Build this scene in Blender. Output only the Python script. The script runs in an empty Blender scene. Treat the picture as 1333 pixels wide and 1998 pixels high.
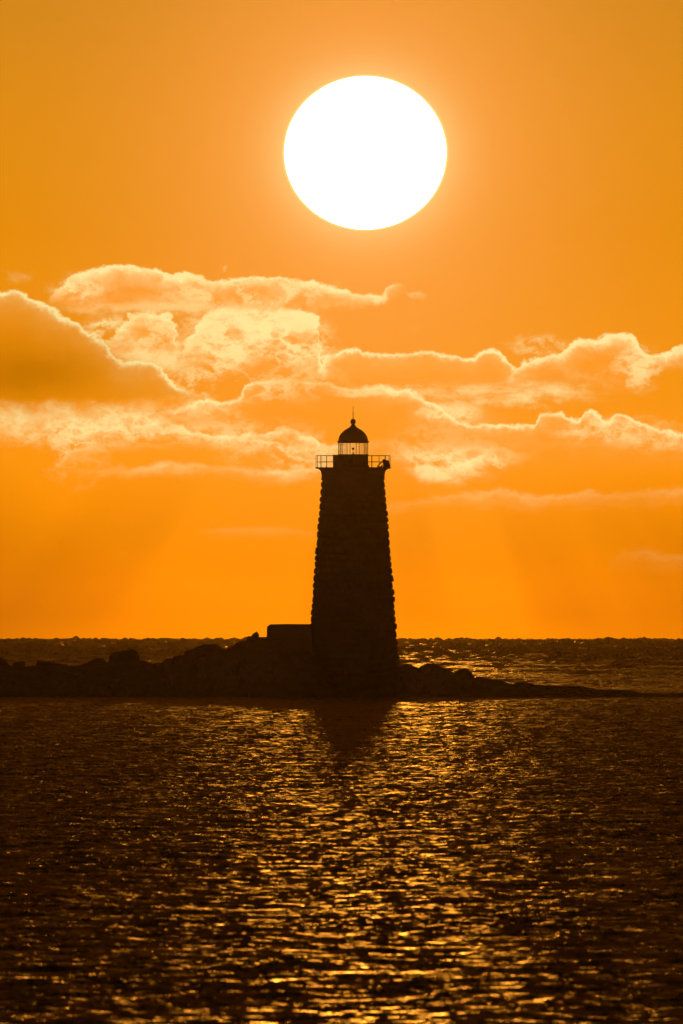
import bpy, bmesh, math, random
import numpy as np
from mathutils import Vector, Matrix, noise as mnoise

random.seed(4)
rng = np.random.RandomState(11)
scene = bpy.context.scene
R = math.radians

# ------------------------------------------------------------------ measures
UNIT = 2.8908e-5            # radians per angular unit (sun disc = 320 units = 0.53 deg)
PITCH = R(0.3361)
CAM_H = 7.15
EARTH = 7.43e6              # effective radius (with refraction): the sea curves away
D = 1600.0                  # distance of the light station
def PX(px, Y=D): return (px - 666.5) * UNIT * Y
def PZ(py, Y=D): return CAM_H + Y * math.tan(PITCH + (999 - py) * UNIT)
S = UNIT * D                # metres per unit at the tower
SUN_X, SUN_Y = 713.0, 298.0
SUN_AZ = (SUN_X - 666.5) * UNIT
SUN_EL = PITCH + (999 - SUN_Y) * UNIT

# ------------------------------------------------------------------ camera
cam_d = bpy.data.cameras.new('camera')
cam = bpy.data.objects.new('camera', cam_d)
scene.collection.objects.link(cam)
cam.location = (0, 0, CAM_H)
cam.rotation_euler = (math.pi / 2 + PITCH, 0, 0)
cam_d.sensor_fit = 'HORIZONTAL'
cam_d.sensor_width = 24.0
cam_d.lens = 12.0 / math.tan(1333 / 2 * UNIT)
cam_d.clip_start = 1.0
cam_d.clip_end = 90000
cam_d.dof.use_dof = True
cam_d.dof.focus_distance = D
cam_d.dof.aperture_fstop = 8.0
scene.camera = cam

# ------------------------------------------------------------------ exposure
scene.view_settings.view_transform = 'Standard'
scene.view_settings.look = 'None'
scene.view_settings.exposure = 0
scene.view_settings.gamma = 1
scene.cycles.use_denoising = True
scene.cycles.sample_clamp_direct = 12
scene.cycles.sample_clamp_indirect = 4

# ------------------------------------------------------------------ sun lamp
sun_d = bpy.data.lights.new('sun_light', 'SUN')
sun_d.energy = 0.22
sun_d.angle = R(0.53)
sun_d.color = (1.0, 0.35, 0.025)
sun = bpy.data.objects.new('sun_light', sun_d)
scene.collection.objects.link(sun)
sdir = Vector((math.sin(SUN_AZ) * math.cos(SUN_EL), math.cos(SUN_AZ) * math.cos(SUN_EL), math.sin(SUN_EL)))
sun.rotation_euler = sdir.to_track_quat('Z', 'Y').to_euler()

# ------------------------------------------------------------------ world
world = bpy.data.worlds.new('World')
scene.world = world
world.use_nodes = True
wt = world.node_tree
wt.nodes.clear()

class NB:
    """small expression helper over a node tree"""
    def __init__(s, t): s.t = t
    def n(s, kind): return s.t.nodes.new(kind)
    def put(s, sock, v):
        if isinstance(v, (int, float)):
            sock.default_value = v
        elif isinstance(v, tuple):
            sock.default_value = v if len(v) == len(sock.default_value) else tuple(v) + (1,)
        else:
            s.t.links.new(v, sock)
    def m(s, op, a, b=None, c=None, clamp=False):
        k = s.n('ShaderNodeMath'); k.operation = op; k.use_clamp = clamp
        s.put(k.inputs[0], a)
        if b is not None: s.put(k.inputs[1], b)
        if c is not None: s.put(k.inputs[2], c)
        return k.outputs[0]
    def add(s, a, b): return s.m('ADD', a, b)
    def sub(s, a, b): return s.m('SUBTRACT', a, b)
    def mul(s, a, b): return s.m('MULTIPLY', a, b)
    def mad(s, a, b, c): return s.m('MULTIPLY_ADD', a, b, c)
    def ss(s, v, a, b, lo=0.0, hi=1.0):
        k = s.n('ShaderNodeMapRange'); k.interpolation_type = 'SMOOTHSTEP'
        s.put(k.inputs[0], v); s.put(k.inputs[1], float(a)); s.put(k.inputs[2], float(b))
        k.inputs[3].default_value = lo; k.inputs[4].default_value = hi
        return k.outputs[0]
    def lin(s, v, a, b, lo=0.0, hi=1.0):
        k = s.n('ShaderNodeMapRange'); k.clamp = True
        s.put(k.inputs[0], v); k.inputs[1].default_value = a; k.inputs[2].default_value = b
        k.inputs[3].default_value = lo; k.inputs[4].default_value = hi
        return k.outputs[0]
    def exp(s, v): return s.m('EXPONENT', v)
    def mix(s, f, a, b):
        k = s.n('ShaderNodeMix'); k.data_type = 'RGBA'
        s.put(k.inputs[0], f); s.put(k.inputs[6], a); s.put(k.inputs[7], b)
        return k.outputs[2]
    def addc(s, f, a, b):
        k = s.n('ShaderNodeMix'); k.data_type = 'RGBA'; k.blend_type = 'ADD'
        s.put(k.inputs[0], f); s.put(k.inputs[6], a); s.put(k.inputs[7], b)
        return k.outputs[2]
    def mulc(s, f, a, b):
        k = s.n('ShaderNodeMix'); k.data_type = 'RGBA'; k.blend_type = 'MULTIPLY'
        s.put(k.inputs[0], f); s.put(k.inputs[6], a); s.put(k.inputs[7], b)
        return k.outputs[2]
    def xyz(s, x, y, z):
        k = s.n('ShaderNodeCombineXYZ')
        for i, v in enumerate((x, y, z)): s.put(k.inputs[i], v)
        return k.outputs[0]
    def sep(s, v):
        k = s.n('ShaderNodeSeparateXYZ'); s.put(k.inputs[0], v); return k.outputs
    def noise(s, vec, detail=4, rough=0.55, dist=0.0, lac=2.0, scale=1.0):
        k = s.n('ShaderNodeTexNoise'); k.noise_dimensions = '3D'
        s.put(k.inputs['Vector'], vec)
        k.inputs['Scale'].default_value = scale
        k.inputs['Detail'].default_value = detail
        k.inputs['Roughness'].default_value = rough
        k.inputs['Lacunarity'].default_value = lac
        k.inputs['Distortion'].default_value = dist
        return k
    def curve(s, xn, pts, auto=True):
        """xn is already 0..1; pts are (x, y) in 0..1"""
        k = s.n('ShaderNodeFloatCurve')
        c = k.mapping.curves[0]
        pts = sorted(pts)
        while len(c.points) < len(pts): c.points.new(0.5, 0.5)
        for p, (x, y) in zip(c.points, pts):
            p.location = (x, y); p.handle_type = 'AUTO_CLAMPED' if auto else 'VECTOR'
        k.mapping.use_clip = False
        k.mapping.extend = 'HORIZONTAL'
        k.mapping.update()
        s.put(k.inputs['Value'], xn)
        return k.outputs[0]

def srgb(r, g, b):
    f = lambda c: (c / 12.92 if c <= 0.04045 else ((c + 0.055) / 1.055) ** 2.4)
    return (f(r / 255), f(g / 255), f(b / 255), 1.0)

W = NB(wt)
tc = W.n('ShaderNodeTexCoord')
dx, dy, dz = W.sep(tc.outputs['Generated'])
az = W.m('ARCTAN2', dx, dy)
el = W.m('ARCSINE', dz)
AX = W.mad(az, 1 / UNIT, 666.5)                       # azimuth in angular units
AY = W.mad(el, -1 / UNIT, 999 + PITCH / UNIT)          # elevation in angular units, downward

# clear sky: colour by elevation
yn = W.lin(AY, -200, 1300)
ramp = W.n('ShaderNodeValToRGB')
W.put(ramp.inputs[0], yn)
stops = [(-200, (198, 126, 24)), (0, (210, 134, 25)), (250, (223, 139, 16)), (450, (229, 139, 5)), (650, (239, 145, 14)),
         (850, (252, 150, 18)), (980, (255, 146, 4)), (1100, (250, 140, 0)), (1200, (248, 139, 0)), (1250, (254, 146, 3))]
el_ = ramp.color_ramp.elements
while len(el_) < len(stops): el_.new(0.5)
for e, (y, c) in zip(el_, stops):
    e.position = (y + 200) / 1500; e.color = srgb(*c)
sky = ramp.outputs[0]
# broad glow round the sun
ddx = W.sub(AX, SUN_X); ddy = W.sub(AY, SUN_Y)
rr = W.m('SQRT', W.add(W.mul(ddx, ddx), W.mul(W.mul(ddy, ddy), 1.126)))
rg = W.m('SQRT', W.add(W.mul(ddx, ddx), W.mul(W.mul(ddy, ddy), 0.7)))
g1 = W.exp(W.mul(W.m('POWER', W.mul(rg, 1 / 405), 2.0), -1.0))
sky = W.mix(W.mul(g1, 0.95), sky, srgb(255, 160, 68))
g2 = W.exp(W.mul(W.m('MAXIMUM', W.sub(rr, 160), 0.0), -1 / 42))
sky = W.mix(W.mul(g2, 0.70), sky, srgb(255, 207, 126))
# broad shafts of shade fanning out below the cloud bank
ang = W.m('ARCTAN2', ddx, W.m('MAXIMUM', ddy, 1.0))
sh = W.noise(W.xyz(W.mul(ang, 5.0), W.mul(AY, 0.0006), 3.7), 2, 0.5)
shaft = W.ss(sh.outputs[0], 0.40, 0.66)
low = W.ss(AY, 880, 1080)
fadeh = W.ss(AY, 1255, 1190)
sky = W.mulc(W.mul(W.mul(shaft, low), W.add(W.mul(fadeh, 0.32), 0.08)), sky, (0.66, 0.62, 0.3, 1))
lat = W.add(W.ss(AX, 280, -120), W.mul(W.mul(W.ss(AX, 1000, 1180), W.ss(AX, 1420, 1240)), 0.75))
sky = W.mulc(W.mul(W.mul(lat, low), 0.27), sky, (0.55, 0.52, 0.1, 1))

# ---- clouds: banks of cloud, each with a lit upper rim
xn0 = W.mad(AX, 1 / 1600, 100 / 1600)
def warp(seed, sx, sy, ax, ay, det=8, rough=0.6):
    k = W.noise(W.xyz(W.mul(AX, 1 / sx), W.mul(AY, 1 / sy), seed), det, rough)
    r, g, b = W.sep(k.outputs['Color'])
    return (W.mad(W.sub(r, 0.5), ax, AX), W.mad(W.sub(g, 0.5), ay, AY))
wA = warp(1.3, 46, 36, 48, 44, 9, 0.66)
wB = warp(8.1, 40, 30, 62, 50, 9, 0.64)
wC = warp(5.2, 120, 60, 100, 40, 9, 0.62)
tex1 = W.noise(W.xyz(W.mul(wA[0], 1 / 55), W.mul(wA[1], 1 / 34), 4.4), 10, 0.68).outputs[0]
tex2 = W.noise(W.xyz(W.mul(wC[0], 1 / 130), W.mul(wC[1], 1 / 40), 9.9), 9, 0.62).outputs[0]
nr = W.noise(W.xyz(W.mul(wB[0], 1 / 95), W.mul(wB[1], 1 / 52), 6.1), 8, 0.6).outputs[0]
ridge = W.exp(W.mul(W.m('ABSOLUTE', W.sub(nr, 0.5)), -1 / 0.07))
texR = W.mad(ridge, 0.30, W.mad(tex1, 0.55, 0.10))        # billows with bright filaments
CREAM = srgb(255, 231, 154)
def top(w, pts): return W.mad(W.curve(W.mad(w[0], 1 / 1600, 100 / 1600), [((x + 100) / 1600, (y - 450) / 750) for x, y in pts]), 750.0, 450.0)
def amp(pts):
    pts = [(-100, pts[0][1])] * (pts[0][0] > -100) + pts + [(1500, pts[-1][1])] * (pts[-1][0] < 1500)
    return W.curve(xn0, [((x + 100) / 1600, y) for x, y in pts], auto=False)

def bank(c, tp, bt, a, w=wA, rim=9.0, rimA=1.0, soft=14.0, body=None, bodyOp=0.6, fill=0.0, t=None, edge=4.0, tail=0.28):
    t = tex1 if t is None else t
    T = top(w, tp)
    d = W.sub(w[1], T)
    inside = W.ss(d, -edge, edge)
    B = top(w, bt)
    fade = W.ss(W.sub(w[1], B), soft, -soft)
    A = amp(a)
    mask = W.mul(W.mul(inside, fade), W.m('MINIMUM', W.mul(A, 3.0), 1.0))
    if body is not None:
        c = W.mix(W.mul(mask, bodyOp), c, body)
    dp = W.m('MAXIMUM', d, 0.0)
    dq = W.mul(dp, 1.0 / (rim * 1.15))
    rv = W.add(W.exp(W.mul(W.mul(dq, dq), -1.0)), W.mul(W.exp(W.mul(dp, -1.0 / (rim * 3.2))), tail))
    tv = W.lin(t, 0.32, 0.60, 0.62, 1.2)
    rimv = W.mul(W.mul(W.mul(rv, inside), W.mul(A, rimA)), tv)
    tot = rimv
    if fill:
        fv = W.mul(W.ss(t, 0.36, 0.62), W.mul(mask, W.mul(A, fill)))
        tot = W.add(tot, W.mul(fv, 1.0))
    # fade everything out at the base of the bank
    tot = W.m('MULTIPLY', tot, W.ss(W.sub(w[1], B), soft, -soft * 0.5), clamp=True)
    return W.mix(tot, c, CREAM)

def puff(c, cx, cy, rx, ry, a, t=None, lo=0.38, hi=0.62, w=wB):
    """soft patch of thin bright cloud"""
    t = tex1 if t is None else t
    ex = W.mul(W.sub(w[0], cx), 1 / rx); ey = W.mul(W.sub(w[1], cy), 1 / ry)
    q = W.exp(W.mul(W.add(W.mul(ex, ex), W.mul(ey, ey)), -1.0))
    v = W.mul(W.mul(W.ss(t, lo, hi), W.ss(q, 0.12, 0.9)), a)
    return W.mix(v, c, CREAM)

def shade(c, cx, cy, rx, ry, a, col, w=wA):
    ex = W.mul(W.sub(w[0], cx), 1 / rx); ey = W.mul(W.sub(w[1], cy), 1 / ry)
    q = W.exp(W.mul(W.add(W.mul(ex, ex), W.mul(ey, ey)), -1.0))
    return W.mix(W.mul(q, a), c, col)

BODY = srgb(250, 150, 26)
c = sky
# thin low streaks
c = bank(c, [(700, 1000), (800, 980), (860, 970), (950, 957), (1050, 968), (1200, 962), (1400, 952)],
         [(700, 1010), (900, 992), (1050, 992), (1400, 985)], [(690, 0), (780, .08), (900, .16), (1030, .22), (1200, .12), (1420, .16)], wB, 9, 1.0, 14, edge=7, t=tex2, fill=.4)
c = bank(c, [(1150, 1100), (1220, 1082), (1260, 1074), (1333, 1082), (1450, 1080)], [(1150, 1105), (1260, 1112), (1450, 1120)],
         [(1180, 0), (1240, .09), (1333, .11), (1450, .12)], wA, 14, .8, 12, edge=9, t=tex2, fill=.5)
c = bank(c, [(380, 1035), (460, 1028), (520, 1030), (620, 1040)], [(380, 1045), (620, 1050)], [(380, 0), (450, .10), (540, .13), (640, 0)], wC, 9, .8, 9, edge=7, t=tex2)
# broken lower deck, left
c = puff(c, 200, 825, 330, 42, .35, tex1, .34, .62)
c = puff(c, 120, 822, 270, 40, .50, texR, .42, .68)
c = puff(c, 330, 835, 260, 34, .5, texR, .42, .68)
c = puff(c, 560, 880, 130, 52, .55, texR, .42, .68)
c = puff(c, 150, 880, 60, 60, .6, texR, .42, .68)
c = bank(c, [(110, 905), (140, 880), (170, 868), (230, 866), (330, 864), (420, 866), (480, 880), (520, 895)],
         [(110, 920), (200, 926), (350, 922), (520, 915)], [(100, 0), (150, .55), (200, .18), (330, .12), (450, .2), (540, 0)], wA, 8, .7, 10, srgb(255, 152, 18), .75)
c = bank(c, [(140, 915), (250, 912), (330, 904), (420, 908), (520, 918), (600, 910), (660, 905)],
         [(140, 935), (300, 928), (450, 930), (560, 940), (660, 930)], [(120, 0), (220, .14), (320, .30), (430, .22), (540, .36), (610, .3), (680, 0)], wA, 11, .9, 14, edge=7, t=tex2, fill=.5)
c = bank(c, [(180, 836), (240, 822), (280, 826), (320, 818), (350, 828), (385, 842), (450, 850), (500, 848), (560, 834), (600, 850), (640, 868), (700, 862)],
         [(180, 850), (300, 856), (420, 872), (520, 880), (620, 900), (700, 895)], [(160, 0), (230, .5), (300, .75), (400, .7), (480, .55), (560, .7), (620, .6), (690, .2)], wA, 9, .8, 14, t=tex1, fill=.5)
c = bank(c, [(-100, 800), (0, 798), (100, 806), (200, 800), (300, 806), (340, 815)], [(-100, 845), (0, 842), (150, 838), (300, 830), (340, 835)],
         [(-100, .25), (0, .34), (100, .26), (200, .34), (300, .2), (350, 0)], wC, 20, .7, 18, edge=10, t=tex2, fill=.5)
# right lower bank
c = puff(c, 880, 870, 110, 70, .40, tex1, .32, .60)
c = puff(c, 860, 872, 95, 66, .75, texR, .42, .66)
c = puff(c, 930, 893, 80, 34, .6, texR, .42, .66)
c = bank(c, [(780, 905), (840, 912), (890, 905), (935, 885), (965, 870), (1010, 885), (1060, 872)], [(780, 930), (860, 935), (930, 912), (1060, 895)],
         [(780, 0), (830, .5), (900, .6), (960, .75), (1000, .35), (1060, 0)], wA, 12, .8, 14, fill=.4)
c = puff(c, 850, 925, 60, 16, .4, texR, .42, .66)
c = bank(c, [(300, 815), (330, 800), (370, 790), (400, 780), (430, 785), (465, 775), (490, 752), (520, 742), (570, 738), (600, 745), (660, 753), (740, 757), (792, 760), (832, 780), (867, 800), (892, 820), (947, 827),
              (1037, 835), (1052, 815), (1092, 803), (1122, 817), (1137, 802), (1167, 810), (1192, 820), (1212, 808), (1242, 824), (1282, 833), (1333, 848), (1450, 868)],
         [(300, 830), (400, 828), (520, 828), (660, 860), (760, 870), (867, 880), (947, 880), (1100, 920), (1200, 915), (1333, 910), (1450, 930)],
         [(300, 0), (345, .6), (420, .85), (500, .95), (580, .85), (640, .4), (700, .5), (780, .85), (830, .95), (900, .9), (1000, .85), (1100, .95), (1240, .85), (1333, .8), (1450, .7)],
         wA, 6.5, 1.05, 22, srgb(253, 150, 32), .75, .0)
c = puff(c, 1180, 845, 110, 18, .40, tex1)
c = puff(c, 1290, 862, 80, 20, .45, tex1)
c = puff(c, 875, 802, 70, 20, .7, texR, .38, .64)
c = puff(c, 1190, 835, 130, 20, .5, texR, .42, .68)
c = puff(c, 420, 800, 90, 18, .4, texR, .42, .68)
# thin bright streaks in the middle
c = puff(c, 980, 765, 190, 26, .62, tex2, .36, .6)
c = puff(c, 1060, 770, 80, 16, .6, tex1, .34, .6)
c = puff(c, 740, 762, 110, 10, .5, tex2, .34, .6)
c = puff(c, 810, 640, 10, 10, .1, tex1)
# long middle bank, right of the cumulus
c = bank(c, [(560, 735), (600, 712), (640, 690), (690, 684), (730, 690), (790, 692), (830, 686), (880, 694), (915, 698), (945, 684), (970, 690), (1000, 716), (1040, 735)],
         [(560, 745), (700, 750), (850, 752), (1000, 742), (1040, 745)],
         [(550, 0), (600, .8), (700, .95), (900, .85), (950, 1), (1000, .8), (1040, 0)], wA, 5.0, 1.15, 10, srgb(254, 156, 48), .85)
c = bank(c, [(990, 735), (1010, 712), (1050, 695), (1100, 683), (1130, 665), (1170, 656), (1225, 650), (1245, 662), (1262, 690), (1290, 692), (1320, 680), (1400, 672), (1460, 690)],
         [(990, 745), (1080, 740), (1160, 745), (1200, 762), (1260, 745), (1300, 716), (1400, 712), (1460, 720)],
         [(985, 0), (1010, .8), (1100, .95), (1220, 1), (1300, .8), (1400, .9), (1460, .6)], wA, 12, 1.0, 13, srgb(252, 148, 28), .8, .12)
c = puff(c, 1245, 712, 50, 46, .75, texR, .40, .66)
c = puff(c, 1050, 672, 55, 20, .75, tex1, .38, .62)
c = shade(c, 1150, 706, 58, 15, .75, srgb(253, 152, 32))
# cumulus cluster, left of centre
c = puff(c, 470, 740, 190, 44, .6, texR, .44, .68)
c = bank(c, [(215, 665), (240, 632), (265, 612), (300, 607), (330, 613), (345, 640), (352, 680)], [(215, 690), (280, 702), (352, 700)],
         [(205, 0), (235, .85), (300, .8), (340, .9), (356, 0)], wB, 20, .85, 16, srgb(253, 154, 40), .85, .1)
c = puff(c, 290, 650, 60, 40, .6, texR, .42, .68)
c = bank(c, [(355, 690), (368, 660), (395, 622), (425, 600), (460, 590), (500, 590), (550, 594), (590, 606), (620, 628), (640, 665), (630, 715)],
         [(355, 705), (430, 722), (520, 738), (600, 728), (650, 715)],
         [(350, 0), (370, .8), (440, .95), (540, 1), (600, .95), (635, .9), (655, 0)], wB, 24, .95, 24, srgb(252, 150, 34), .9, .0)
c = puff(c, 500, 650, 130, 60, .45, tex1, .34, .60)
c = puff(c, 470, 645, 120, 55, .75, texR, .42, .66)
c = puff(c, 420, 690, 60, 40, .6, texR, .42, .68)
c = puff(c, 525, 628, 75, 42, .95, texR, .34, .62)
c = puff(c, 590, 665, 60, 44, .7, texR, .42, .68)
c = puff(c, 520, 695, 150, 30, .55, texR, .44, .68)
# high bank
c = bank(c, [(95, 590), (112, 562), (135, 545), (165, 528), (200, 524), (235, 516), (270, 521), (300, 519), (330, 536), (370, 532), (430, 546), (480, 542), (530, 540), (580, 546), (620, 547), (660, 560), (700, 574), (740, 574), (770, 552), (800, 570)],
         [(95, 590), (180, 602), (300, 606), (450, 602), (560, 602), (640, 604), (700, 596), (750, 584), (800, 575)],
         [(92, 0), (120, .8), (200, .95), (300, 1), (450, .85), (600, .9), (700, .8), (760, .6), (790, 0)], wA, 13, .95, 9, srgb(252, 150, 36), .85, .14)
c = puff(c, 320, 600, 210, 13, .45, tex2, .3, .55, wA)
c = puff(c, 480, 572, 200, 26, .65, texR, .42, .68, wA)
c = puff(c, 160, 562, 60, 26, .7, texR, .42, .68, wA)
c = shade(c, 265, 570, 58, 15, .8, srgb(250, 148, 32))
c = puff(c, 815, 574, 22, 8, .4, tex1, .3, .6)
c = puff(c, 440, 523, 8, 6, .5, tex1, .3, .6)
c = puff(c, 35, 540, 42, 12, .16, tex1, .44, .62)
# great dark bank at the left
LT = [(-100, 566), (0, 566), (25, 566), (50, 576), (80, 592), (110, 608), (150, 630), (180, 650), (205, 672), (228, 700), (262, 704), (300, 706), (325, 728), (352, 752), (375, 775)]
LB = [(-100, 778), (0, 780), (100, 785), (200, 784), (280, 776), (375, 772)]
c = puff(c, 205, 645, 42, 38, .9, texR, .38, .64)
c = puff(c, 300, 700, 90, 26, .75, tex1, .3, .58)
c = bank(c, LT, LB, [(-100, 1), (0, 1), (90, .95), (150, .9), (200, .8), (260, .9), (330, .8), (365, .4), (385, 0)], wA, 8.0, 1.15, 7, srgb(236, 141, 8), .92)
c = shade(c, 40, 728, 160, 55, .90, srgb(190, 110, 0))
c = shade(c, 20, 670, 120, 60, .35, srgb(212, 124, 0))
near_sky = c

# away from the glow round the sun the low sky falls off quickly; above it the tinted clear-air sky
near_sky = W.mulc(1.0, near_sky, W.xyz(*[W.ss(AY, 1020, 1262, 1.0, q) for q in (1.30, 1.12, 0.1)]))
nish = W.n('ShaderNodeTexSky')
nish.sky_type = 'NISHITA'; nish.sun_disc = False
nish.sun_elevation = SUN_EL; nish.sun_rotation = SUN_AZ
nish.dust_density = 4.0; nish.air_density = 1.5
far_sky = W.mulc(1.0, nish.outputs[0], (0.012, 0.0050, 0.0006, 1))
far_sky = W.addc(1.0, far_sky, (0.015, 0.0060, 0.0002, 1))
far_sky = W.addc(W.ss(dy, 0.2, -0.6), far_sky, (0.07, 0.027, 0.0005, 1))   # glow added opposite the sun to brighten the tower's near side
sep_ang = W.m('ARCCOSINE', W.m('MINIMUM', W.add(W.add(W.mul(dx, sdir.x), W.mul(dy, sdir.y)), W.mul(dz, sdir.z)), 1.0))
f = W.m('POWER', W.ss(sep_ang, R(1.5), R(3.2)), 0.6)
final = W.mix(f, near_sky, far_sky)
# yellow fringe of the disc
ring = W.mul(W.ss(rr, 163.5, 158), 1.0)
final = W.mix(W.mul(ring, 0.9), final, (1.0, 0.90, 0.28, 1))
bg = W.n('ShaderNodeBackground'); bg.inputs[1].default_value = 1.0
W.put(bg.inputs[0], final)
wo = W.n('ShaderNodeOutputWorld'); wt.links.new(bg.outputs[0], wo.inputs[0])
world.cycles.sampling_method = 'MANUAL'
world.cycles.sample_map_resolution = 512

# ------------------------------------------------------------------ helpers
C = scene.collection
def mat(name, build):
    m = bpy.data.materials.new(name); m.use_nodes = True
    m.node_tree.nodes.clear()
    nb = NB(m.node_tree)
    out = nb.n('ShaderNodeOutputMaterial')
    build(nb, out)
    return m
def principled(nb, out, **kw):
    p = nb.n('ShaderNodeBsdfPrincipled')
    for k, v in kw.items():
        nb.put(p.inputs[k], v)
    nb.t.links.new(p.outputs[0], out.inputs[0])
    return p
def obj(name, me, m=None, parent=None):
    if isinstance(me, bmesh.types.BMesh):
        bm = me; me = bpy.data.meshes.new(name); bm.to_mesh(me); bm.free()
    o = bpy.data.objects.new(name, me)
    C.objects.link(o)
    if m: me.materials.append(m)
    if parent: o.parent = parent
    return o
def smooth(o, angle=None):
    for p in o.data.polygons: p.use_smooth = True
    return o
def tag(o, label=None, cat=None, group=None, kind=None):
    if label: o['label'] = label
    if cat: o['category'] = cat
    if group: o['group'] = group
    if kind: o['kind'] = kind
    return o
def grid_mesh(name, V, nu, nv, wrap_u=False):
    """V: (nv*nu,3) rows v, columns u"""
    me = bpy.data.meshes.new(name)
    iu = np.arange(nu if wrap_u else nu - 1); iv = np.arange(nv - 1)
    a = (iv[:, None] * nu + iu[None, :]).ravel()
    b = (iv[:, None] * nu + ((iu + 1) % nu)[None, :]).ravel()
    F = np.stack([a, b, b + nu, a + nu], 1).astype(np.int32)
    me.vertices.add(len(V)); me.vertices.foreach_set('co', V.astype(np.float32).ravel())
    me.loops.add(F.size); me.loops.foreach_set('vertex_index', F.ravel())
    me.polygons.add(len(F)); me.polygons.foreach_set('loop_start', np.arange(len(F), dtype=np.int32) * 4)
    me.polygons.foreach_set('use_smooth', np.ones(len(F), dtype=bool))
    me.update(calc_edges=True)
    return me
def lathe(prof, n=48, cap=True, bm=None, cx=0, cy=0):
    bm = bm or bmesh.new()
    rings = []
    for r, z in prof:
        if r < 1e-5:
            rings.append([bm.verts.new((cx, cy, z))])
        else:
            rings.append([bm.verts.new((cx + r * math.cos(2 * math.pi * k / n), cy + r * math.sin(2 * math.pi * k / n), z)) for k in range(n)])
    for A, B in zip(rings, rings[1:]):
        for k in range(n):
            k2 = (k + 1) % n
            if len(A) == 1 and len(B) == 1: continue
            if len(A) == 1: bm.faces.new((A[0], B[k2], B[k]))
            elif len(B) == 1: bm.faces.new((A[k], A[k2], B[0]))
            else: bm.faces.new((A[k], A[k2], B[k2], B[k]))
    if cap:
        if len(rings[0]) > 1: bm.faces.new(list(reversed(rings[0])))
        if len(rings[-1]) > 1: bm.faces.new(rings[-1])
    bmesh.ops.recalc_face_normals(bm, faces=bm.faces)
    return bm
def tube(bm, a, b, r, n=8):
    a, b = Vector(a), Vector(b); d = b - a
    q = d.to_track_quat('Z', 'Y').to_matrix()
    ra = [bm.verts.new(a + q @ Vector((r * math.cos(2 * math.pi * k / n), r * math.sin(2 * math.pi * k / n), 0))) for k in range(n)]
    rb = [bm.verts.new(b + q @ Vector((r * math.cos(2 * math.pi * k / n), r * math.sin(2 * math.pi * k / n), 0))) for k in range(n)]
    for k in range(n): bm.faces.new((ra[k], ra[(k + 1) % n], rb[(k + 1) % n], rb[k]))
    bm.faces.new(list(reversed(ra))); bm.faces.new(rb)
    return bm
def ring_tube(bm, R_, z, r, n=96, m=8):
    rings = []
    for k in range(n):
        t = 2 * math.pi * k / n
        rings.append([bm.verts.new(((R_ + r * math.cos(2 * math.pi * j / m)) * math.cos(t), (R_ + r * math.cos(2 * math.pi * j / m)) * math.sin(t), z + r * math.sin(2 * math.pi * j / m))) for j in range(m)])
    for k in range(n):
        A, B = rings[k], rings[(k + 1) % n]
        for j in range(m): bm.faces.new((A[j], B[j], B[(j + 1) % m], A[(j + 1) % m]))
    return bm
def box(bm, x0, x1, y0, y1, z0, z1, bev=0.0):
    r = bmesh.ops.create_cube(bm, size=1)
    vs = r['verts']
    for v in vs:
        v.co = Vector((x0 + (v.co.x + .5) * (x1 - x0), y0 + (v.co.y + .5) * (y1 - y0), z0 + (v.co.z + .5) * (z1 - z0)))
    if bev:
        es = list({e for v in vs for e in v.link_edges})
        bmesh.ops.bevel(bm, geom=es, offset=bev, segments=2, affect='EDGES', profile=0.6)
    return bm

# ------------------------------------------------------------------ materials
def m_granite(nb, out, dark=1.0, rough=0.85):
    co = nb.n('ShaderNodeTexCoord').outputs['Object']
    n1 = nb.noise(co, 6, 0.6, scale=0.8).outputs[0]
    n2 = nb.noise(co, 4, 0.7, scale=9.0).outputs[0]
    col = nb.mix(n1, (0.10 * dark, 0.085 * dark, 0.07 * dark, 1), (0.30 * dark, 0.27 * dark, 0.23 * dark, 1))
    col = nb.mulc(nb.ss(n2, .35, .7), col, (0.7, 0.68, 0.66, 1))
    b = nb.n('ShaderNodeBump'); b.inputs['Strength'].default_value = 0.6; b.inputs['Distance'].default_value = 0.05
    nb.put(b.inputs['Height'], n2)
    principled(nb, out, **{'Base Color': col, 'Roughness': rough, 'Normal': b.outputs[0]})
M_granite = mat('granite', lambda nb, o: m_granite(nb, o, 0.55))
M_ledge = mat('wet_ledge_rock', lambda nb, o: m_granite(nb, o, 0.25, 0.8))
M_boulder = mat('weathered_boulder_rock', lambda nb, o: m_granite(nb, o, 0.28, 0.85))
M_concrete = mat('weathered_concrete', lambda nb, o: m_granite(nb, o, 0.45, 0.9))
def m_iron(nb, out):
    co = nb.n('ShaderNodeTexCoord').outputs['Object']
    n1 = nb.noise(co, 5, 0.6, scale=3.0).outputs[0]
    col = nb.mix(nb.ss(n1, .5, .72), (0.035, 0.035, 0.035, 1), (0.10, 0.045, 0.02, 1))
    principled(nb, out, **{'Base Color': col, 'Roughness': nb.lin(n1, .3, .7, .4, .75), 'Metallic': 0.0})
M_iron = mat('painted_iron', m_iron)
def m_glass(nb, out):
    t = nb.n('ShaderNodeBsdfTransparent'); t.inputs[0].default_value = (0.975, 0.98, 0.97, 1)
    g = nb.n('ShaderNodeBsdfGlossy'); g.inputs['Roughness'].default_value = 0.0
    fz = nb.n('ShaderNodeFresnel'); fz.inputs[0].default_value = 1.5
    k = nb.n('ShaderNodeMixShader')
    nb.t.links.new(nb.mul(fz.outputs[0], 0.2), k.inputs[0]); nb.t.links.new(t.outputs[0], k.inputs[1]); nb.t.links.new(g.outputs[0], k.inputs[2])
    nb.t.links.new(k.outputs[0], out.inputs[0])
M_glass = mat('lantern_glass', m_glass)
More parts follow.
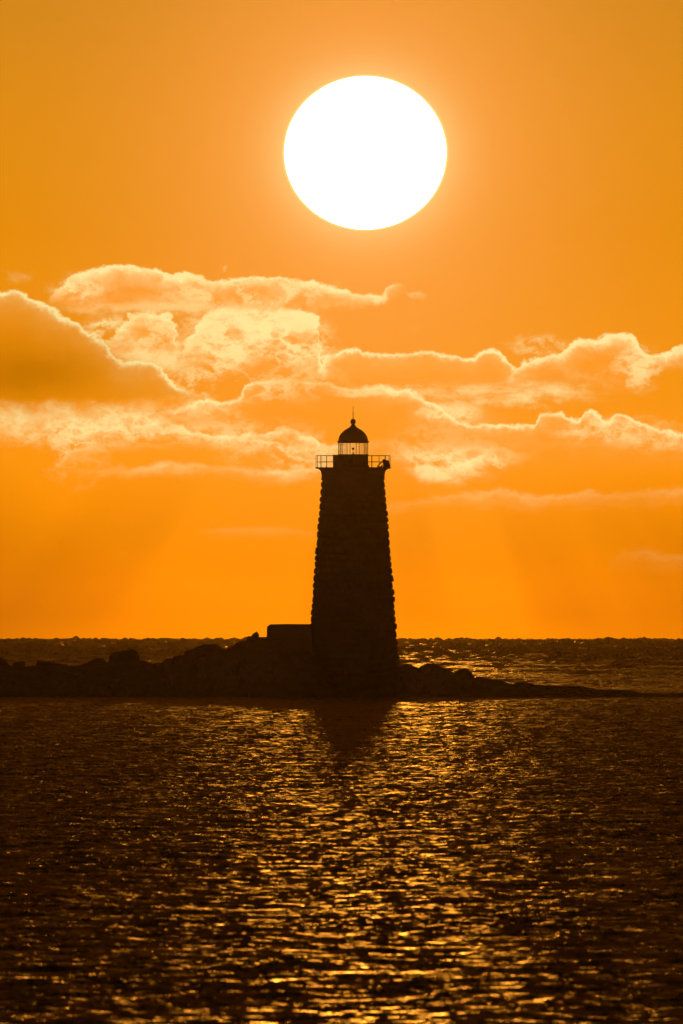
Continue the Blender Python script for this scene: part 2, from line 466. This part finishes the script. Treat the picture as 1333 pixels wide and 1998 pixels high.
M_brass = mat('lamp_brass', lambda nb, o: principled(nb, o, **{'Base Color': (0.25, 0.17, 0.06, 1), 'Roughness': 0.45, 'Metallic': 0.6}))
def m_sun(nb, out):
    e = nb.n('ShaderNodeEmission'); e.inputs[0].default_value = (1.0, 0.96, 0.86, 1); e.inputs[1].default_value = 3.0
    t = nb.n('ShaderNodeBsdfTransparent')
    a = nb.n('ShaderNodeAddShader')
    nb.t.links.new(e.outputs[0], a.inputs[0]); nb.t.links.new(t.outputs[0], a.inputs[1])
    nb.t.links.new(a.outputs[0], out.inputs[0])
M_sun = mat('glowing_gas', m_sun)
M_sun.cycles.emission_sampling = 'NONE'

def m_sea(nb, out):
    geo = nb.n('ShaderNodeNewGeometry')
    pos = geo.outputs['Position']; nor = geo.outputs['Normal']
    x, y, z = nb.sep(pos)
    def slopes(sx, sy, seed, det, rough):
        return nb.noise(nb.xyz(nb.mul(x, 1 / sx), nb.mul(y, 1 / sy), seed), det, rough).outputs['Color']
    def vec(op, a, b=None, sc=None):
        k = nb.n('ShaderNodeVectorMath'); k.operation = op
        nb.put(k.inputs[0], a)
        if b is not None: nb.put(k.inputs[1], b)
        if sc is not None: nb.put(k.inputs['Scale'], sc)
        return k.outputs[0]
    a = slopes(*SEA['a']); b = slopes(*SEA['b']); c_ = slopes(*SEA['c'])
    tot = vec('SCALE', vec('SUBTRACT', a, (0.5, 0.5, 0.5)), sc=SEA['sa'])
    tot = vec('ADD', tot, vec('SCALE', vec('SUBTRACT', b, (0.5, 0.5, 0.5)), sc=SEA['sb']))
    tot = vec('ADD', tot, vec('SCALE', vec('SUBTRACT', c_, (0.5, 0.5, 0.5)), sc=SEA['sc']))
    tot = vec('MULTIPLY', tot, (2.3, 0.75, 0.0))
    # gusts: patches of rougher and smoother water
    gust = nb.noise(nb.xyz(nb.mul(x, 1 / 9.0), nb.mul(y, 1 / 70.0), 2.2), 4, 0.6).outputs[0]
    tot = vec('SCALE', tot, sc=nb.lin(gust, .3, .7, SEA['g0'], SEA['g1']))
    tot = vec('SCALE', tot, sc=nb.ss(y, 1600, 2400, 1.0, 2.4))   # open water beyond the ledge is rougher
    nn = vec('NORMALIZE', vec('ADD', nor, tot))
    principled(nb, out, **{'Base Color': (0.006, 0.007, 0.004, 1), 'Roughness': SEA['rough'], 'IOR': 1.333, 'Normal': nn})
SEA = dict(a=(0.17, 0.6, 1.1, 3, .65), b=(0.6, 3.0, 5.1, 4, .65), c=(2.5, 35.0, 7.7, 5, .7), sa=2.2, sb=1.8, sc=0.8, g0=.75, g1=1.2, rough=0.33)
M_sea = mat('sea_water', m_sea)

# ------------------------------------------------------------------ sea
def build_sea():
    r = [0.5]
    while r[-1] < 250: r.append(r[-1] * 1.03 + 0.2)
    while r[-1] < 320: r.append(r[-1] * 1.0010)
    while r[-1] < 520: r.append(r[-1] * 1.0005)
    while r[-1] < 1750: r.append(r[-1] * 1.00042)
    while r[-1] < 13500: r.append(r[-1] * 1.0011)
    r = np.array(r)
    dense = np.arange(-1.75, 1.7501, 0.0055)
    half = [1.75]
    while half[-1] < 172: half.append(half[-1] * 1.16 + 0.05)
    half = np.array(half[1:])
    th = np.radians(np.concatenate([-half[::-1], dense, half]))
    n_u, n_v = len(th), len(r)
    dr = np.gradient(r); dth = np.gradient(th)
    TH, RR = np.meshgrid(th, r)
    X = RR * np.sin(TH); Y = RR * np.cos(TH)
    H = np.zeros_like(X)
    sel = np.where(np.abs(th) < R(3))[0]; s0, s1 = sel[0], sel[-1] + 1
    Xs, Ys = X[:, s0:s1], Y[:, s0:s1]
    drs = dr[:, None]; dxs = (r[:, None] * dth[None, s0:s1])
    # chop and swell: random directional sine components
    comps = []
    for i in range(70):
        lam = 0.65 * (8 / 0.65) ** (i / 69)
        ang = rng.normal(0, 0.75)
        slope = 0.024 * (1.0 if lam < 1.8 else (1.8 / lam) ** 1.1)
        comps.append((lam, ang, slope * lam / (2 * math.pi), False))
    for i in range(40):
        lam = 3.0 * (22 / 3.0) ** (i / 39)
        ang = rng.normal(0, 0.9)
        comps.append((lam, ang, 0.10 * lam / (2 * math.pi) * (1 if lam < 9 else 9 / lam), True))
    Hs = np.zeros_like(Xs)
    env = np.zeros_like(Xs)
    for q in range(9):
        env += np.sin(Xs * 2 * math.pi / rng.uniform(18, 90) + Ys * 2 * math.pi / rng.uniform(60, 400) + rng.uniform(0, 6.28))
    env = np.clip(0.75 + 0.35 * env, 0.2, 1.7)
    for lam, ang, a, open_ in comps:
        kx = 2 * math.pi / lam * math.sin(ang); ky = 2 * math.pi / lam * math.cos(ang)
        ph = rng.uniform(0, 2 * math.pi)
        wx = np.clip((2 * math.pi / max(abs(kx), 1e-6) / dxs - 3) / 2, 0, 1)
        if open_: w = np.clip(2 * math.pi / max(abs(kx), 1e-6) / dxs - 2.2, 0, 1) * np.clip((r[:, None] - 1500) / 6500, 0.0, 1) * env
        else: w = wx * np.clip((2 * math.pi / max(abs(ky), 1e-6) / np.minimum(drs, 0.72) - 2.6) / 1.5, 0, 1)
        rows = np.where(w.max(axis=1) > 0)[0]
        if len(rows) == 0: continue
        q0, q1 = rows[0], rows[-1] + 1
        Hs[q0:q1] += (a * np.broadcast_to(w, Hs.shape)[q0:q1] * np.sin(kx * Xs[q0:q1] + ky * Ys[q0:q1] + ph)).astype(Hs.dtype)
    # sharpen the crests a little
    H[:, s0:s1] = Hs - 0.75 * np.clip((r[:, None] - 1700) / 6500, 0, 1)
    Z = H - RR ** 2 / (2 * EARTH)
    V = np.stack([X.ravel(), Y.ravel(), Z.ravel()], 1)
    me = grid_mesh('sea', V, n_u, n_v, wrap_u=True)
    o = obj('sea', me, M_sea)
    tag(o, kind='structure')
    print('sea verts', len(V))
build_sea()
SEA_Z = -D * D / (2 * EARTH)

# ------------------------------------------------------------------ the sun itself
def build_sun():
    dist = 40000.0
    bm = bmesh.new()
    bmesh.ops.create_uvsphere(bm, u_segments=128, v_segments=64, radius=1.0)
    o = smooth(obj('sun', bm, M_sun))
    o.location = Vector((0, 0, CAM_H)) + sdir * dist
    o.scale = (157.5 * UNIT * dist, 157.5 * UNIT * dist, 149 * UNIT * dist)
    tag(o, 'round glowing white sun disc, slightly flattened, standing over the lighthouse', 'sun')
build_sun()

# ------------------------------------------------------------------ rock ledge
PROF = [(-400, 1318), (-250, 1300), (-150, 1292), (-60, 1286), (0, 1288), (12, 1292), (18, 1299), (24, 1300), (44, 1301), (52, 1301), (70, 1299), (90, 1298), (110, 1298), (128, 1298), (145, 1300), (172, 1293),
        (210, 1293), (225, 1290), (270, 1290), (294, 1295), (317, 1293), (324, 1287), (337, 1288), (340, 1281), (359, 1278), (362, 1273), (381, 1266), (400, 1262), (424, 1262),
        (439, 1269), (448, 1264), (467, 1259), (468, 1252), (482, 1250), (483, 1245), (505, 1243), (520, 1243), (560, 1245), (600, 1270), (640, 1300), (700, 1302), (780, 1300), (792, 1298),
        (820, 1304), (840, 1301), (861, 1302), (884, 1312), (908, 1312), (921, 1314), (928, 1323), (945, 1323), (975, 1327.5), (1001, 1335), (1027, 1334), (1070, 1338), (1138, 1339.5),
        (1164, 1345), (1224, 1347), (1250, 1352.5), (1297, 1354), (1333, 1352), (1380, 1355), (1440, 1362), (1520, 1372)]
PXs = np.array([p[0] for p in PROF], float); PYs = np.array([p[1] for p in PROF], float)
def ledge_top(x):      # metres above datum for world x
    px = x / S + 666.5
    return PZ(float(np.interp(px, PXs, PYs)))
def ledge_height(x, y):
    """y = metres from the tower axis towards the sun"""
    h = ledge_top(x) - SEA_Z
    wx = x + 1.3 * mnoise.noise(Vector((x * .12, y * .12, 3)))
    front = -13 + 2.6 * mnoise.noise(Vector((x * .10, 1.7, 0))) + 1.0 * mnoise.noise(Vector((x * .5, 4.7, 0)))
    back = 14 + 2.5 * mnoise.noise(Vector((x * .1, 9.7, 0)))
    if y < -2.5: t = (y - front) / (-2.5 - front)
    elif y > 4: t = (back - y) / (back - 4)
    else: t = 1.0
    if t <= 0: return SEA_Z - 0.3 + 0.25 * t * 3
    s = min(1.0, t) ** 0.72
    # blocky joints in the rock
    d, p = mnoise.voronoi(Vector((x * .55, y * .45, 0.3)))
    blk = (mnoise.cell(p[0] * 7.3) - .5)
    crack = min(1.0, (d[1] - d[0]) * 3.0)
    n = mnoise.fractal(Vector((x * .9, y * .9, 0)), 0.9, 2.1, 5)
    zz = SEA_Z - 0.3 + (h + 0.3) * s
    rough = 0.5 * min(1.0, max(h, .4) / 2.0)
    edge = 1.0 if not (-2.5 <= y <= 4) else 0.22
    zz += rough * edge * (0.55 * blk - 0.25 * (1 - crack) + 0.28 * n) * (1.0 if t < 1 else 1.0)
    if -2.5 <= y <= 4: zz = min(zz, ledge_top(x) + 0.05)
    return zz
def build_ledge():
    xs = np.arange(PX(-400), PX(1515), 0.16); ys = np.arange(-17, 18, 0.28)
    V = np.array([(x, D + y, ledge_height(x, y)) for y in ys for x in xs])
    me = grid_mesh('rock_ledge', V, len(xs), len(ys))
    me.polygons.foreach_set('use_smooth', np.zeros(len(me.polygons), dtype=bool))
    tag(obj('rock_ledge', me, M_ledge), kind='structure')
build_ledge()

def boulder(x0, x1, ytop, ybot, label, seed, tilt=0.0, depth=1.0, yoff=0.0, blocky=0.5, pts=None):
    """angular rock spanning x0..x1 and reaching up to ytop"""
    rnd = random.Random(seed)
    w = (x1 - x0) * S; h = (ybot - ytop) * S
    bm = bmesh.new()
    if pts:
        for px, py in pts:
            for s in (-1, 1):
                k = 1 - 0.12 * rnd.random()
                bm.verts.new((PX(px) - PX((x0 + x1) / 2), s * depth * .5 * k, PZ(py) - PZ(ytop)))
    else:
        for i in range(30):
            v = Vector((rnd.gauss(0, 1), rnd.gauss(0, 1), rnd.gauss(0, 1))).normalized()
            e = 1 - blocky * .55
            v = Vector([math.copysign(abs(c) ** e, c) for c in v])
            m_ = max(abs(c) for c in v)
            v = v / (m_ ** .5)
            bm.verts.new((v.x * w * .5, v.y * depth * .5, v.z * h * .5 - h * .5))
    r = bmesh.ops.convex_hull(bm, input=bm.verts)
    bmesh.ops.delete(bm, geom=[v for v in bm.verts if not v.link_faces], context='VERTS')
    bmesh.ops.bevel(bm, geom=list(bm.edges), offset=min(w, h) * .035, segments=1, affect='EDGES')
    bmesh.ops.triangulate(bm, faces=bm.faces)
    for _ in range(2):
        bmesh.ops.subdivide_edges(bm, edges=[e for e in bm.edges if e.calc_length() > .25], cuts=1)
        bmesh.ops.triangulate(bm, faces=[f for f in bm.faces if len(f.verts) > 3])
    for v in bm.verts:
        v.co += 0.045 * mnoise.noise_vector(v.co * 1.7 + Vector((seed, 0, 0)))
    if not pts:
        zt = max(v.co.z for v in bm.verts); xa = min(v.co.x for v in bm.verts); xb = max(v.co.x for v in bm.verts)
        for v in bm.verts:
            v.co.z -= zt; v.co.x = (v.co.x - (xa + xb) / 2) * w / (xb - xa)
    o = obj('boulder', bm, M_boulder)
    o.location = (PX((x0 + x1) / 2), D + yoff, PZ(ytop)); o.rotation_euler.y = tilt
    tag(o, label, 'boulder', 'boulders lying along the rock ledge')
    return o
boulder(212, 272, 1267, 1300, 'largest block-like boulder, standing alone on the left arm of the ledge', 3, depth=2.2,
        pts=[(213, 1282), (219, 1274), (248, 1268.5), (260, 1267), (269, 1272), (271.5, 1284), (271, 1300), (212, 1300)])
boulder(490, 506, 1232.5, 1245, 'small tilted angular stone perched on the step left of the concrete wall', 5, depth=.7,
        pts=[(490.5, 1240), (495, 1236), (501.5, 1232.5), (506, 1240), (504, 1245), (492, 1245)])
boulder(482, 494, 1241.5, 1252, 'low square stone directly left of the tilted stone, topping the ledge step', 6, depth=1.0,
        pts=[(482, 1243.5), (484, 1241.5), (494, 1241), (495, 1252), (482, 1252)])
boulder(22, 49, 1290, 1312, 'rounded boulder near the left end of the visible ledge', 7, depth=1.4)
boulder(-40, 17, 1283, 1312, 'dark rock cut off by the left edge of the photo', 8, depth=2.0,
        pts=[(-38, 1290), (-20, 1283), (2, 1283), (10, 1289), (17, 1297), (17, 1312), (-40, 1312)])
boulder(70, 130, 1288, 1312, 'long low wedge of rock sloping down to the right, between rounded and humped boulders', 9, depth=1.7,
        pts=[(71, 1297), (74, 1288.5), (98, 1293), (114, 1295), (130, 1299), (130, 1312), (70, 1312)])
boulder(170, 207, 1284, 1310, 'humped boulder touching the left foot of the largest boulder', 10, depth=1.6,
        pts=[(170, 1294), (178, 1288.5), (190, 1284), (201, 1284), (206, 1291), (207, 1310), (170, 1310)])
boulder(272, 296, 1287.5, 1310, 'small rounded rock just right of the largest boulder', 12, depth=1.3,
        pts=[(270, 1290), (278, 1288), (286, 1291), (296, 1297), (296, 1310), (270, 1310)])
boulder(362, 436, 1257, 1290, 'broad peaked mound of rock halfway between largest boulder and tower', 11, depth=2.8,
        pts=[(360, 1273), (375, 1266), (383, 1263.5), (400, 1258), (423, 1257), (425, 1259), (438, 1268), (438, 1290), (362, 1290)])
boulder(448, 478, 1252, 1282, 'flat-topped rock at the lower end of the step up to the wall', 16, depth=1.6,
        pts=[(445, 1265), (450, 1262), (466, 1258), (467, 1252), (478, 1250.5), (480, 1282), (445, 1282)])
boulder(337, 360, 1279, 1302, 'stepped square rock at the left foot of the peaked mound', 18, depth=1.5,
        pts=[(338, 1281), (345, 1279), (360, 1278.5), (362, 1302), (337, 1302)])
boulder(818, 864, 1293.5, 1322, 'tallest rounded boulder to the right of the tower', 13, depth=2.0,
        pts=[(818, 1303), (826, 1298), (834, 1294.5), (843, 1294), (852, 1297), (861, 1302), (866, 1310), (864, 1322), (816, 1322)])
boulder(886, 924, 1304.5, 1328, 'second hump of rock right of the tower, before the ledge tapers off', 14, depth=1.8,
        pts=[(886, 1312), (893, 1308), (905, 1304.8), (911, 1305), (920, 1312), (926, 1321), (926, 1328), (884, 1328)])
boulder(784, 806, 1296.5, 1315, 'small low rock right against the seaward foot of the tower', 15, depth=1.2,
        pts=[(781, 1300), (788, 1297), (796, 1297), (808, 1302), (808, 1315), (781, 1315)])
boulder(925, 962, 1320, 1338, 'flattish rock at the start of the long thin right-hand reef', 17, depth=1.5,
        pts=[(924, 1322), (935, 1320), (944, 1322), (962, 1326), (964, 1338), (924, 1338)])
boulder(1000, 1046, 1331.5, 1346, 'low long stone lying midway along the thin right-hand reef', 19, depth=1.5,
        pts=[(1000, 1336), (1010, 1332.5), (1026, 1331.5), (1040, 1334), (1048, 1346), (998, 1346)])

# ------------------------------------------------------------------ lighthouse
TX = PX(689.2)
lh = bpy.data.objects.new('lighthouse', None); C.objects.link(lh)
lh.location = (TX, D, 0)
tag(lh, 'tall tapering granite block lighthouse with domed lantern on the rock ledge', 'lighthouse')
def zz(py): return PZ(py)
def u(px): return px * S
TP = [(1330, 92), (1300, 88.6), (1260, 85.6), (1216, 82.2), (1160, 78.0), (1098, 73.3), (1040, 68.7), (998, 65.2), (960, 62.0), (932, 59.7), (925, 59.5)]
tz = np.array([zz(p[0]) for p in TP]); tr = np.array([u(p[1]) for p in TP])
def tower():
    course = u(13.95)
    z0 = zz(1330); z1 = zz(926)
    n_course = int(math.ceil((z1 - z0) / course))
    course = (z1 - z0) / n_course
    nth = 384
    sub = 9
    nblk = 24
    rows = []
    rnd = random.Random(21)
    hts = [rnd.uniform(.84, 1.18) for _ in range(n_course)]; tot_h = sum(hts)
    zs = [z0]
    for q in hts: zs.append(zs[-1] + q * (z1 - z0) / tot_h)
    for k in range(n_course):
        prot = [rnd.uniform(-0.02, 0.03) + (0.06 if rnd.random() < .12 else 0) for _ in range(nblk)]
        bul = [rnd.uniform(0.05, 0.115) for _ in range(nblk)]
        skew = [rnd.uniform(-.35, .35) for _ in range(nblk)]
        off = 0.5 * (k % 2) + rnd.uniform(-.12, .12)
        for j in range(sub + (1 if k == n_course - 1 else 0)):
            v = j / sub
            z = zs[k] + v * (zs[k + 1] - zs[k])
            rad = float(np.interp(z, tz, tr)) - 0.06
            ring = []
            for i in range(nth):
                t = i / nth * nblk + off
                b = int(math.floor(t)) % nblk; f_ = t - math.floor(t)
                e1 = (1 - abs(2 * f_ - 1) ** 6) ; vv = min(1, max(0, v))
                e2 = (1 - abs(2 * vv - 1) ** 3.0)
                pill = max(0.0, e1 * e2) ** .55
                pill *= 1 + skew[b] * (vv - .5)
                rr_ = rad + pill * (bul[b] + prot[b] + 0.03)
                a_ = 2 * math.pi * i / nth
                p = Vector((rad * math.cos(a_), rad * math.sin(a_), z))
                rr_ += 0.05 * pill * mnoise.fractal(p * 2.6, 1.0, 2.0, 3)
                ring.append((rr_ * math.cos(a_), rr_ * math.sin(a_), z))
            rows.append(ring)
    V = np.array(rows).reshape(-1, 3)
    me = grid_mesh('tower_wall', V, nth, len(rows), wrap_u=True)
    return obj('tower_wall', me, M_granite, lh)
tower()
# cornice under the gallery
c_prof = [(59.0, 934), (61.5, 932.5), (61.8, 929), (61, 927.5), (62, 925), (62.6, 921), (64.0, 917.8), (66.8, 915.8), (68.4, 914.7)]
o = smooth(obj('cornice', lathe([(u(r_), zz(p_)) for r_, p_ in c_prof], 96), M_granite, lh))
o = obj('gallery_deck', lathe([(u(68), zz(914.6)), (u(72.6), zz(914.4)), (u(73.2), zz(913.8)), (u(73.2), zz(912.6)), (u(72.4), zz(912.1)), (u(2), zz(912.0))], 96), M_granite, lh)
# lantern room base
o = obj('lantern_room_wall', lathe([(u(31.3), zz(912.2)), (u(31.3), zz(909)), (u(29.7), zz(907)), (u(29.3), zz(889)), (u(30.2), zz(888)), (u(30.2), zz(886.6)), (u(27.5), zz(886.4))], 64), M_iron, lh)
# small watch hatch box standing against the lantern wall
bm = bmesh.new()
box(bm, u(-39.4), u(-29.2), -.55, .35, zz(912.1), zz(888.6), .04)
vb = obj('vent_box', bm, M_iron, lh)
bm = bmesh.new(); box(bm, u(-39.9), u(-30.4), -.62, .42, zz(888.7), zz(887.4), .02)
obj('cap', bm, M_iron, vb)
# lantern glazing
N_M = 10
rg_ = u(28.9)
for k in range(N_M):
    a_ = R(-90) + R(-12 + 36 * k)
    bm = bmesh.new(); tube(bm, (rg_ * math.cos(a_), rg_ * math.sin(a_), zz(886.5)), (rg_ * math.cos(a_), rg_ * math.sin(a_), zz(863.5)), .025, 8)
    obj('mullion', bm, M_iron, lh)
    b_ = a_ + R(36)
    p0 = Vector((rg_ * math.cos(a_), rg_ * math.sin(a_), 0)); p1 = Vector((rg_ * math.cos(b_), rg_ * math.sin(b_), 0))
    d_ = (p1 - p0).normalized() * .045
    p0 = p0 + d_; p1 = p1 - d_
    nrm = Vector((-(p1 - p0).y, (p1 - p0).x, 0)).normalized() * .006
    bm = bmesh.new(); vs = []
    for z_ in (zz(886.3), zz(864.2)):
        for q in (p0 - nrm, p1 - nrm, p1 + nrm, p0 + nrm): vs.append(bm.verts.new((q.x, q.y, z_)))
    for fidx in ((3, 2, 1, 0), (4, 5, 6, 7), (0, 1, 5, 4), (1, 2, 6, 5), (2, 3, 7, 6), (3, 0, 4, 7)): bm.faces.new([vs[i] for i in fidx])
    obj('glass_pane', bm, M_glass, lh)
# roof
dome = smooth(obj('dome', lathe([(u(29.6), zz(864.2)), (u(30.2), zz(863.6)), (u(29.0), zz(861.0)), (u(29.0), zz(859.5)), (u(28.4), zz(855.5)), (u(26.8), zz(851)), (u(24.3), zz(847)), (u(20.8), zz(842.8)),
                           (u(16.6), zz(839.4)), (u(12.2), zz(836.6)), (u(8.6), zz(834.6)), (u(6.2), zz(832.8)), (u(4.9), zz(831)), (u(4.5), zz(829.4)), (0, zz(829.2))], 64), M_iron, lh))
obj('eaves_ring', lathe([(u(29.2), zz(862.4)), (u(31.6), zz(861.9)), (u(31.6), zz(860.7)), (u(29.05), zz(860.3))], 64, cap=False), M_iron, dome)
o = smooth(obj('ventilator_ball', lathe([(u(4.3), zz(829.6)), (u(3.4), zz(828.6)), (u(3.3), zz(827.4)), (u(4.2), zz(826.4)), (u(5.1), zz(824.4)), (u(5.2), zz(822.6)), (u(4.7), zz(820.2)), (u(3.4), zz(818.3)), (u(1.6), zz(817.3)), (u(.7), zz(816.7)), (0, zz(816.6))], 32), M_iron, dome))
bm = bmesh.new(); tube(bm, (0, 0, zz(817)), (0, 0, zz(804)), .032); tube(bm, (0, 0, zz(804)), (0, 0, zz(792)), .018)
obj('lightning_rod', bm, M_iron, dome)
# lamp in the lantern
bm = lathe([(u(1.9), zz(886.4)), (u(1.9), zz(885)), (u(1.0), zz(884.4)), (u(.9), zz(882.5)), (0, zz(882.4))], 16)
pd = obj('lamp_pedestal', bm, M_brass, lh)
bm = bmesh.new()
lathe([(0, zz(878.6)), (u(.9), zz(878.2)), (u(1.9), zz(876.6)), (u(2.3), zz(875.2)), (u(2.0), zz(874.2)), (0, zz(874.6))], 16, cap=False, bm=bm)
for sx in (-1.5, 1.5):
    lathe([(0, zz(875.6)), (u(1.1), zz(875)), (u(1.2), zz(874)), (u(.7), zz(873.2)), (0, zz(873.1))], 12, cap=False, bm=bm, cx=u(sx))
tube(bm, (0, 0, zz(882.6)), (0, 0, zz(878.2)), .012)
obj('beacon_lamp', bm, M_brass, pd)
# gallery railing
rail_r = u(72.4)
for k in range(24):
    a_ = R(-90) + R(15 * k + .8 * math.sin(k * 1.7))
    bm = bmesh.new()
    x_, y_ = rail_r * math.cos(a_), rail_r * math.sin(a_)
    tube(bm, (x_, y_, zz(912.3)), (x_, y_, zz(888.7)), .021)
    lathe([(.07, zz(912.1)), (.07, zz(911.4)), (.03, zz(911.1))], 8, bm=bm, cx=x_, cy=y_)
    obj('railing_post', bm, M_iron, lh)
for py_, rr_ in ((889.1, .018), (901.2, .017)):
    obj('handrail' if py_ < 895 else 'middle_rail', ring_tube(bmesh.new(), rail_r, zz(py_), rr_), M_iron, lh)

# ------------------------------------------------------------------ fog signal on the gallery
def prism(bm, pts, y0, y1, bev=.03):
    a = [bm.verts.new((x, y0, z)) for x, z in pts]; b = [bm.verts.new((x, y1, z)) for x, z in pts]
    fs = [bm.faces.new(a), bm.faces.new(list(reversed(b)))]
    for i in range(len(pts)):
        j = (i + 1) % len(pts); fs.append(bm.faces.new((a[j], a[i], b[i], b[j])))
    bmesh.ops.recalc_face_normals(bm, faces=fs)
    if bev: bmesh.ops.bevel(bm, geom=list({e for f in fs for e in f.edges}), offset=bev, segments=2, affect='EDGES')
    return bm
def zc(zx, zy): return (PX(zx / 6.06 + 580) , PZ(zy / 6.06 + 780))
fs_x, fs_z = PX(755), PZ(912)
fog = bpy.data.objects.new('fog_signal', None); C.objects.link(fog); fog.location = (fs_x, D - .3, fs_z)
tag(fog, 'bulky tilted box-like fog signal on the right rim of the lighthouse gallery', 'fog signal')
loc = lambda pts: [(x - fs_x, z - fs_z) for x, z in (zc(*p) for p in pts)]
obj('horn_body', prism(bmesh.new(), loc([(1008, 708), (1018, 703), (1036, 703), (1042, 713), (1078, 715), (1086, 730), (1100, 775), (1102, 812), (1072, 818), (1030, 808), (1012, 795), (1020, 772), (1008, 735)]), -.5, .5), M_iron, fog)
obj('base_plate', prism(bmesh.new(), loc([(946, 789), (962, 787), (1016, 789), (1016, 801), (946, 801)]), -.3, .3, .01), M_iron, fog)
p = loc([(950, 788), (1006, 730), (990, 788), (1015, 768)])
for s in (-.28, .28):
    obj('strut', tube(bmesh.new(), (p[0][0], s, p[0][1]), (p[1][0], s, p[1][1]), .055), M_iron, fog)
    obj('brace', tube(bmesh.new(), (p[2][0], s, p[2][1]), (p[3][0], s, p[3][1]), .045), M_iron, fog)

# ------------------------------------------------------------------ concrete wall beside the tower
pier = bpy.data.objects.new('concrete_landing', None); C.objects.link(pier)
px0, px1 = PX(521), TX - u(80)
pz = PZ(1300)
pier.location = ((px0 + px1) / 2, D, pz)
tag(pier, 'flat-topped concrete landing block butted against the left foot of the lighthouse', 'landing')
L = lambda pts: [(PX(a) - pier.location.x, PZ(b) - pz) for a, b in pts]
bm = prism(bmesh.new(), L([(521, 1300), (520.8, 1240), (521.2, 1223), (526.5, 1219.2), (560, 1219.0), (606, 1219.2), (614, 1300)]), -2.2, 2.2, .03)
bmesh.ops.triangulate(bm, faces=bm.faces)
for _ in range(3):
    bmesh.ops.subdivide_edges(bm, edges=[e for e in bm.edges if e.calc_length() > .4], cuts=1)
    bmesh.ops.triangulate(bm, faces=[f for f in bm.faces if len(f.verts) > 3])
for v in bm.verts: v.co += .03 * mnoise.noise_vector(v.co * 2.1)
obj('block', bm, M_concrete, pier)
obj('coping', prism(bmesh.new(), L([(526.8, 1219.1), (526.8, 1218.2), (560, 1217.6), (606, 1217.9), (606, 1219.1)]), -2.3, 2.3, .01), M_concrete, pier)

# ------------------------------------------------------------------ haze
bm = bmesh.new(); box(bm, -13700, 13700, -13700, 13700, -16, 31)
def m_haze(nb, out):
    p = nb.n('ShaderNodeVolumePrincipled')
    p.inputs['Color'].default_value = (0.95, 0.75, 0.4, 1)
    p.inputs['Density'].default_value = 1.15e-5
    p.inputs['Anisotropy'].default_value = 0.5
    q = nb.n('ShaderNodeVolumePrincipled')          # lobe added as a glare veil, stronger towards the sun: scatters almost straight on
    q.inputs['Color'].default_value = (0.95, 0.85, 0.7, 1)
    q.inputs['Density'].default_value = 6.0e-7
    q.inputs['Anisotropy'].default_value = 0.98
    a = nb.n('ShaderNodeAddShader')
    nb.t.links.new(p.outputs[0], a.inputs[0]); nb.t.links.new(q.outputs[0], a.inputs[1])
    nb.t.links.new(a.outputs[0], out.inputs['Volume'])
hz = obj('haze', bm, mat('sea_haze', m_haze))
tag(hz, kind='stuff')
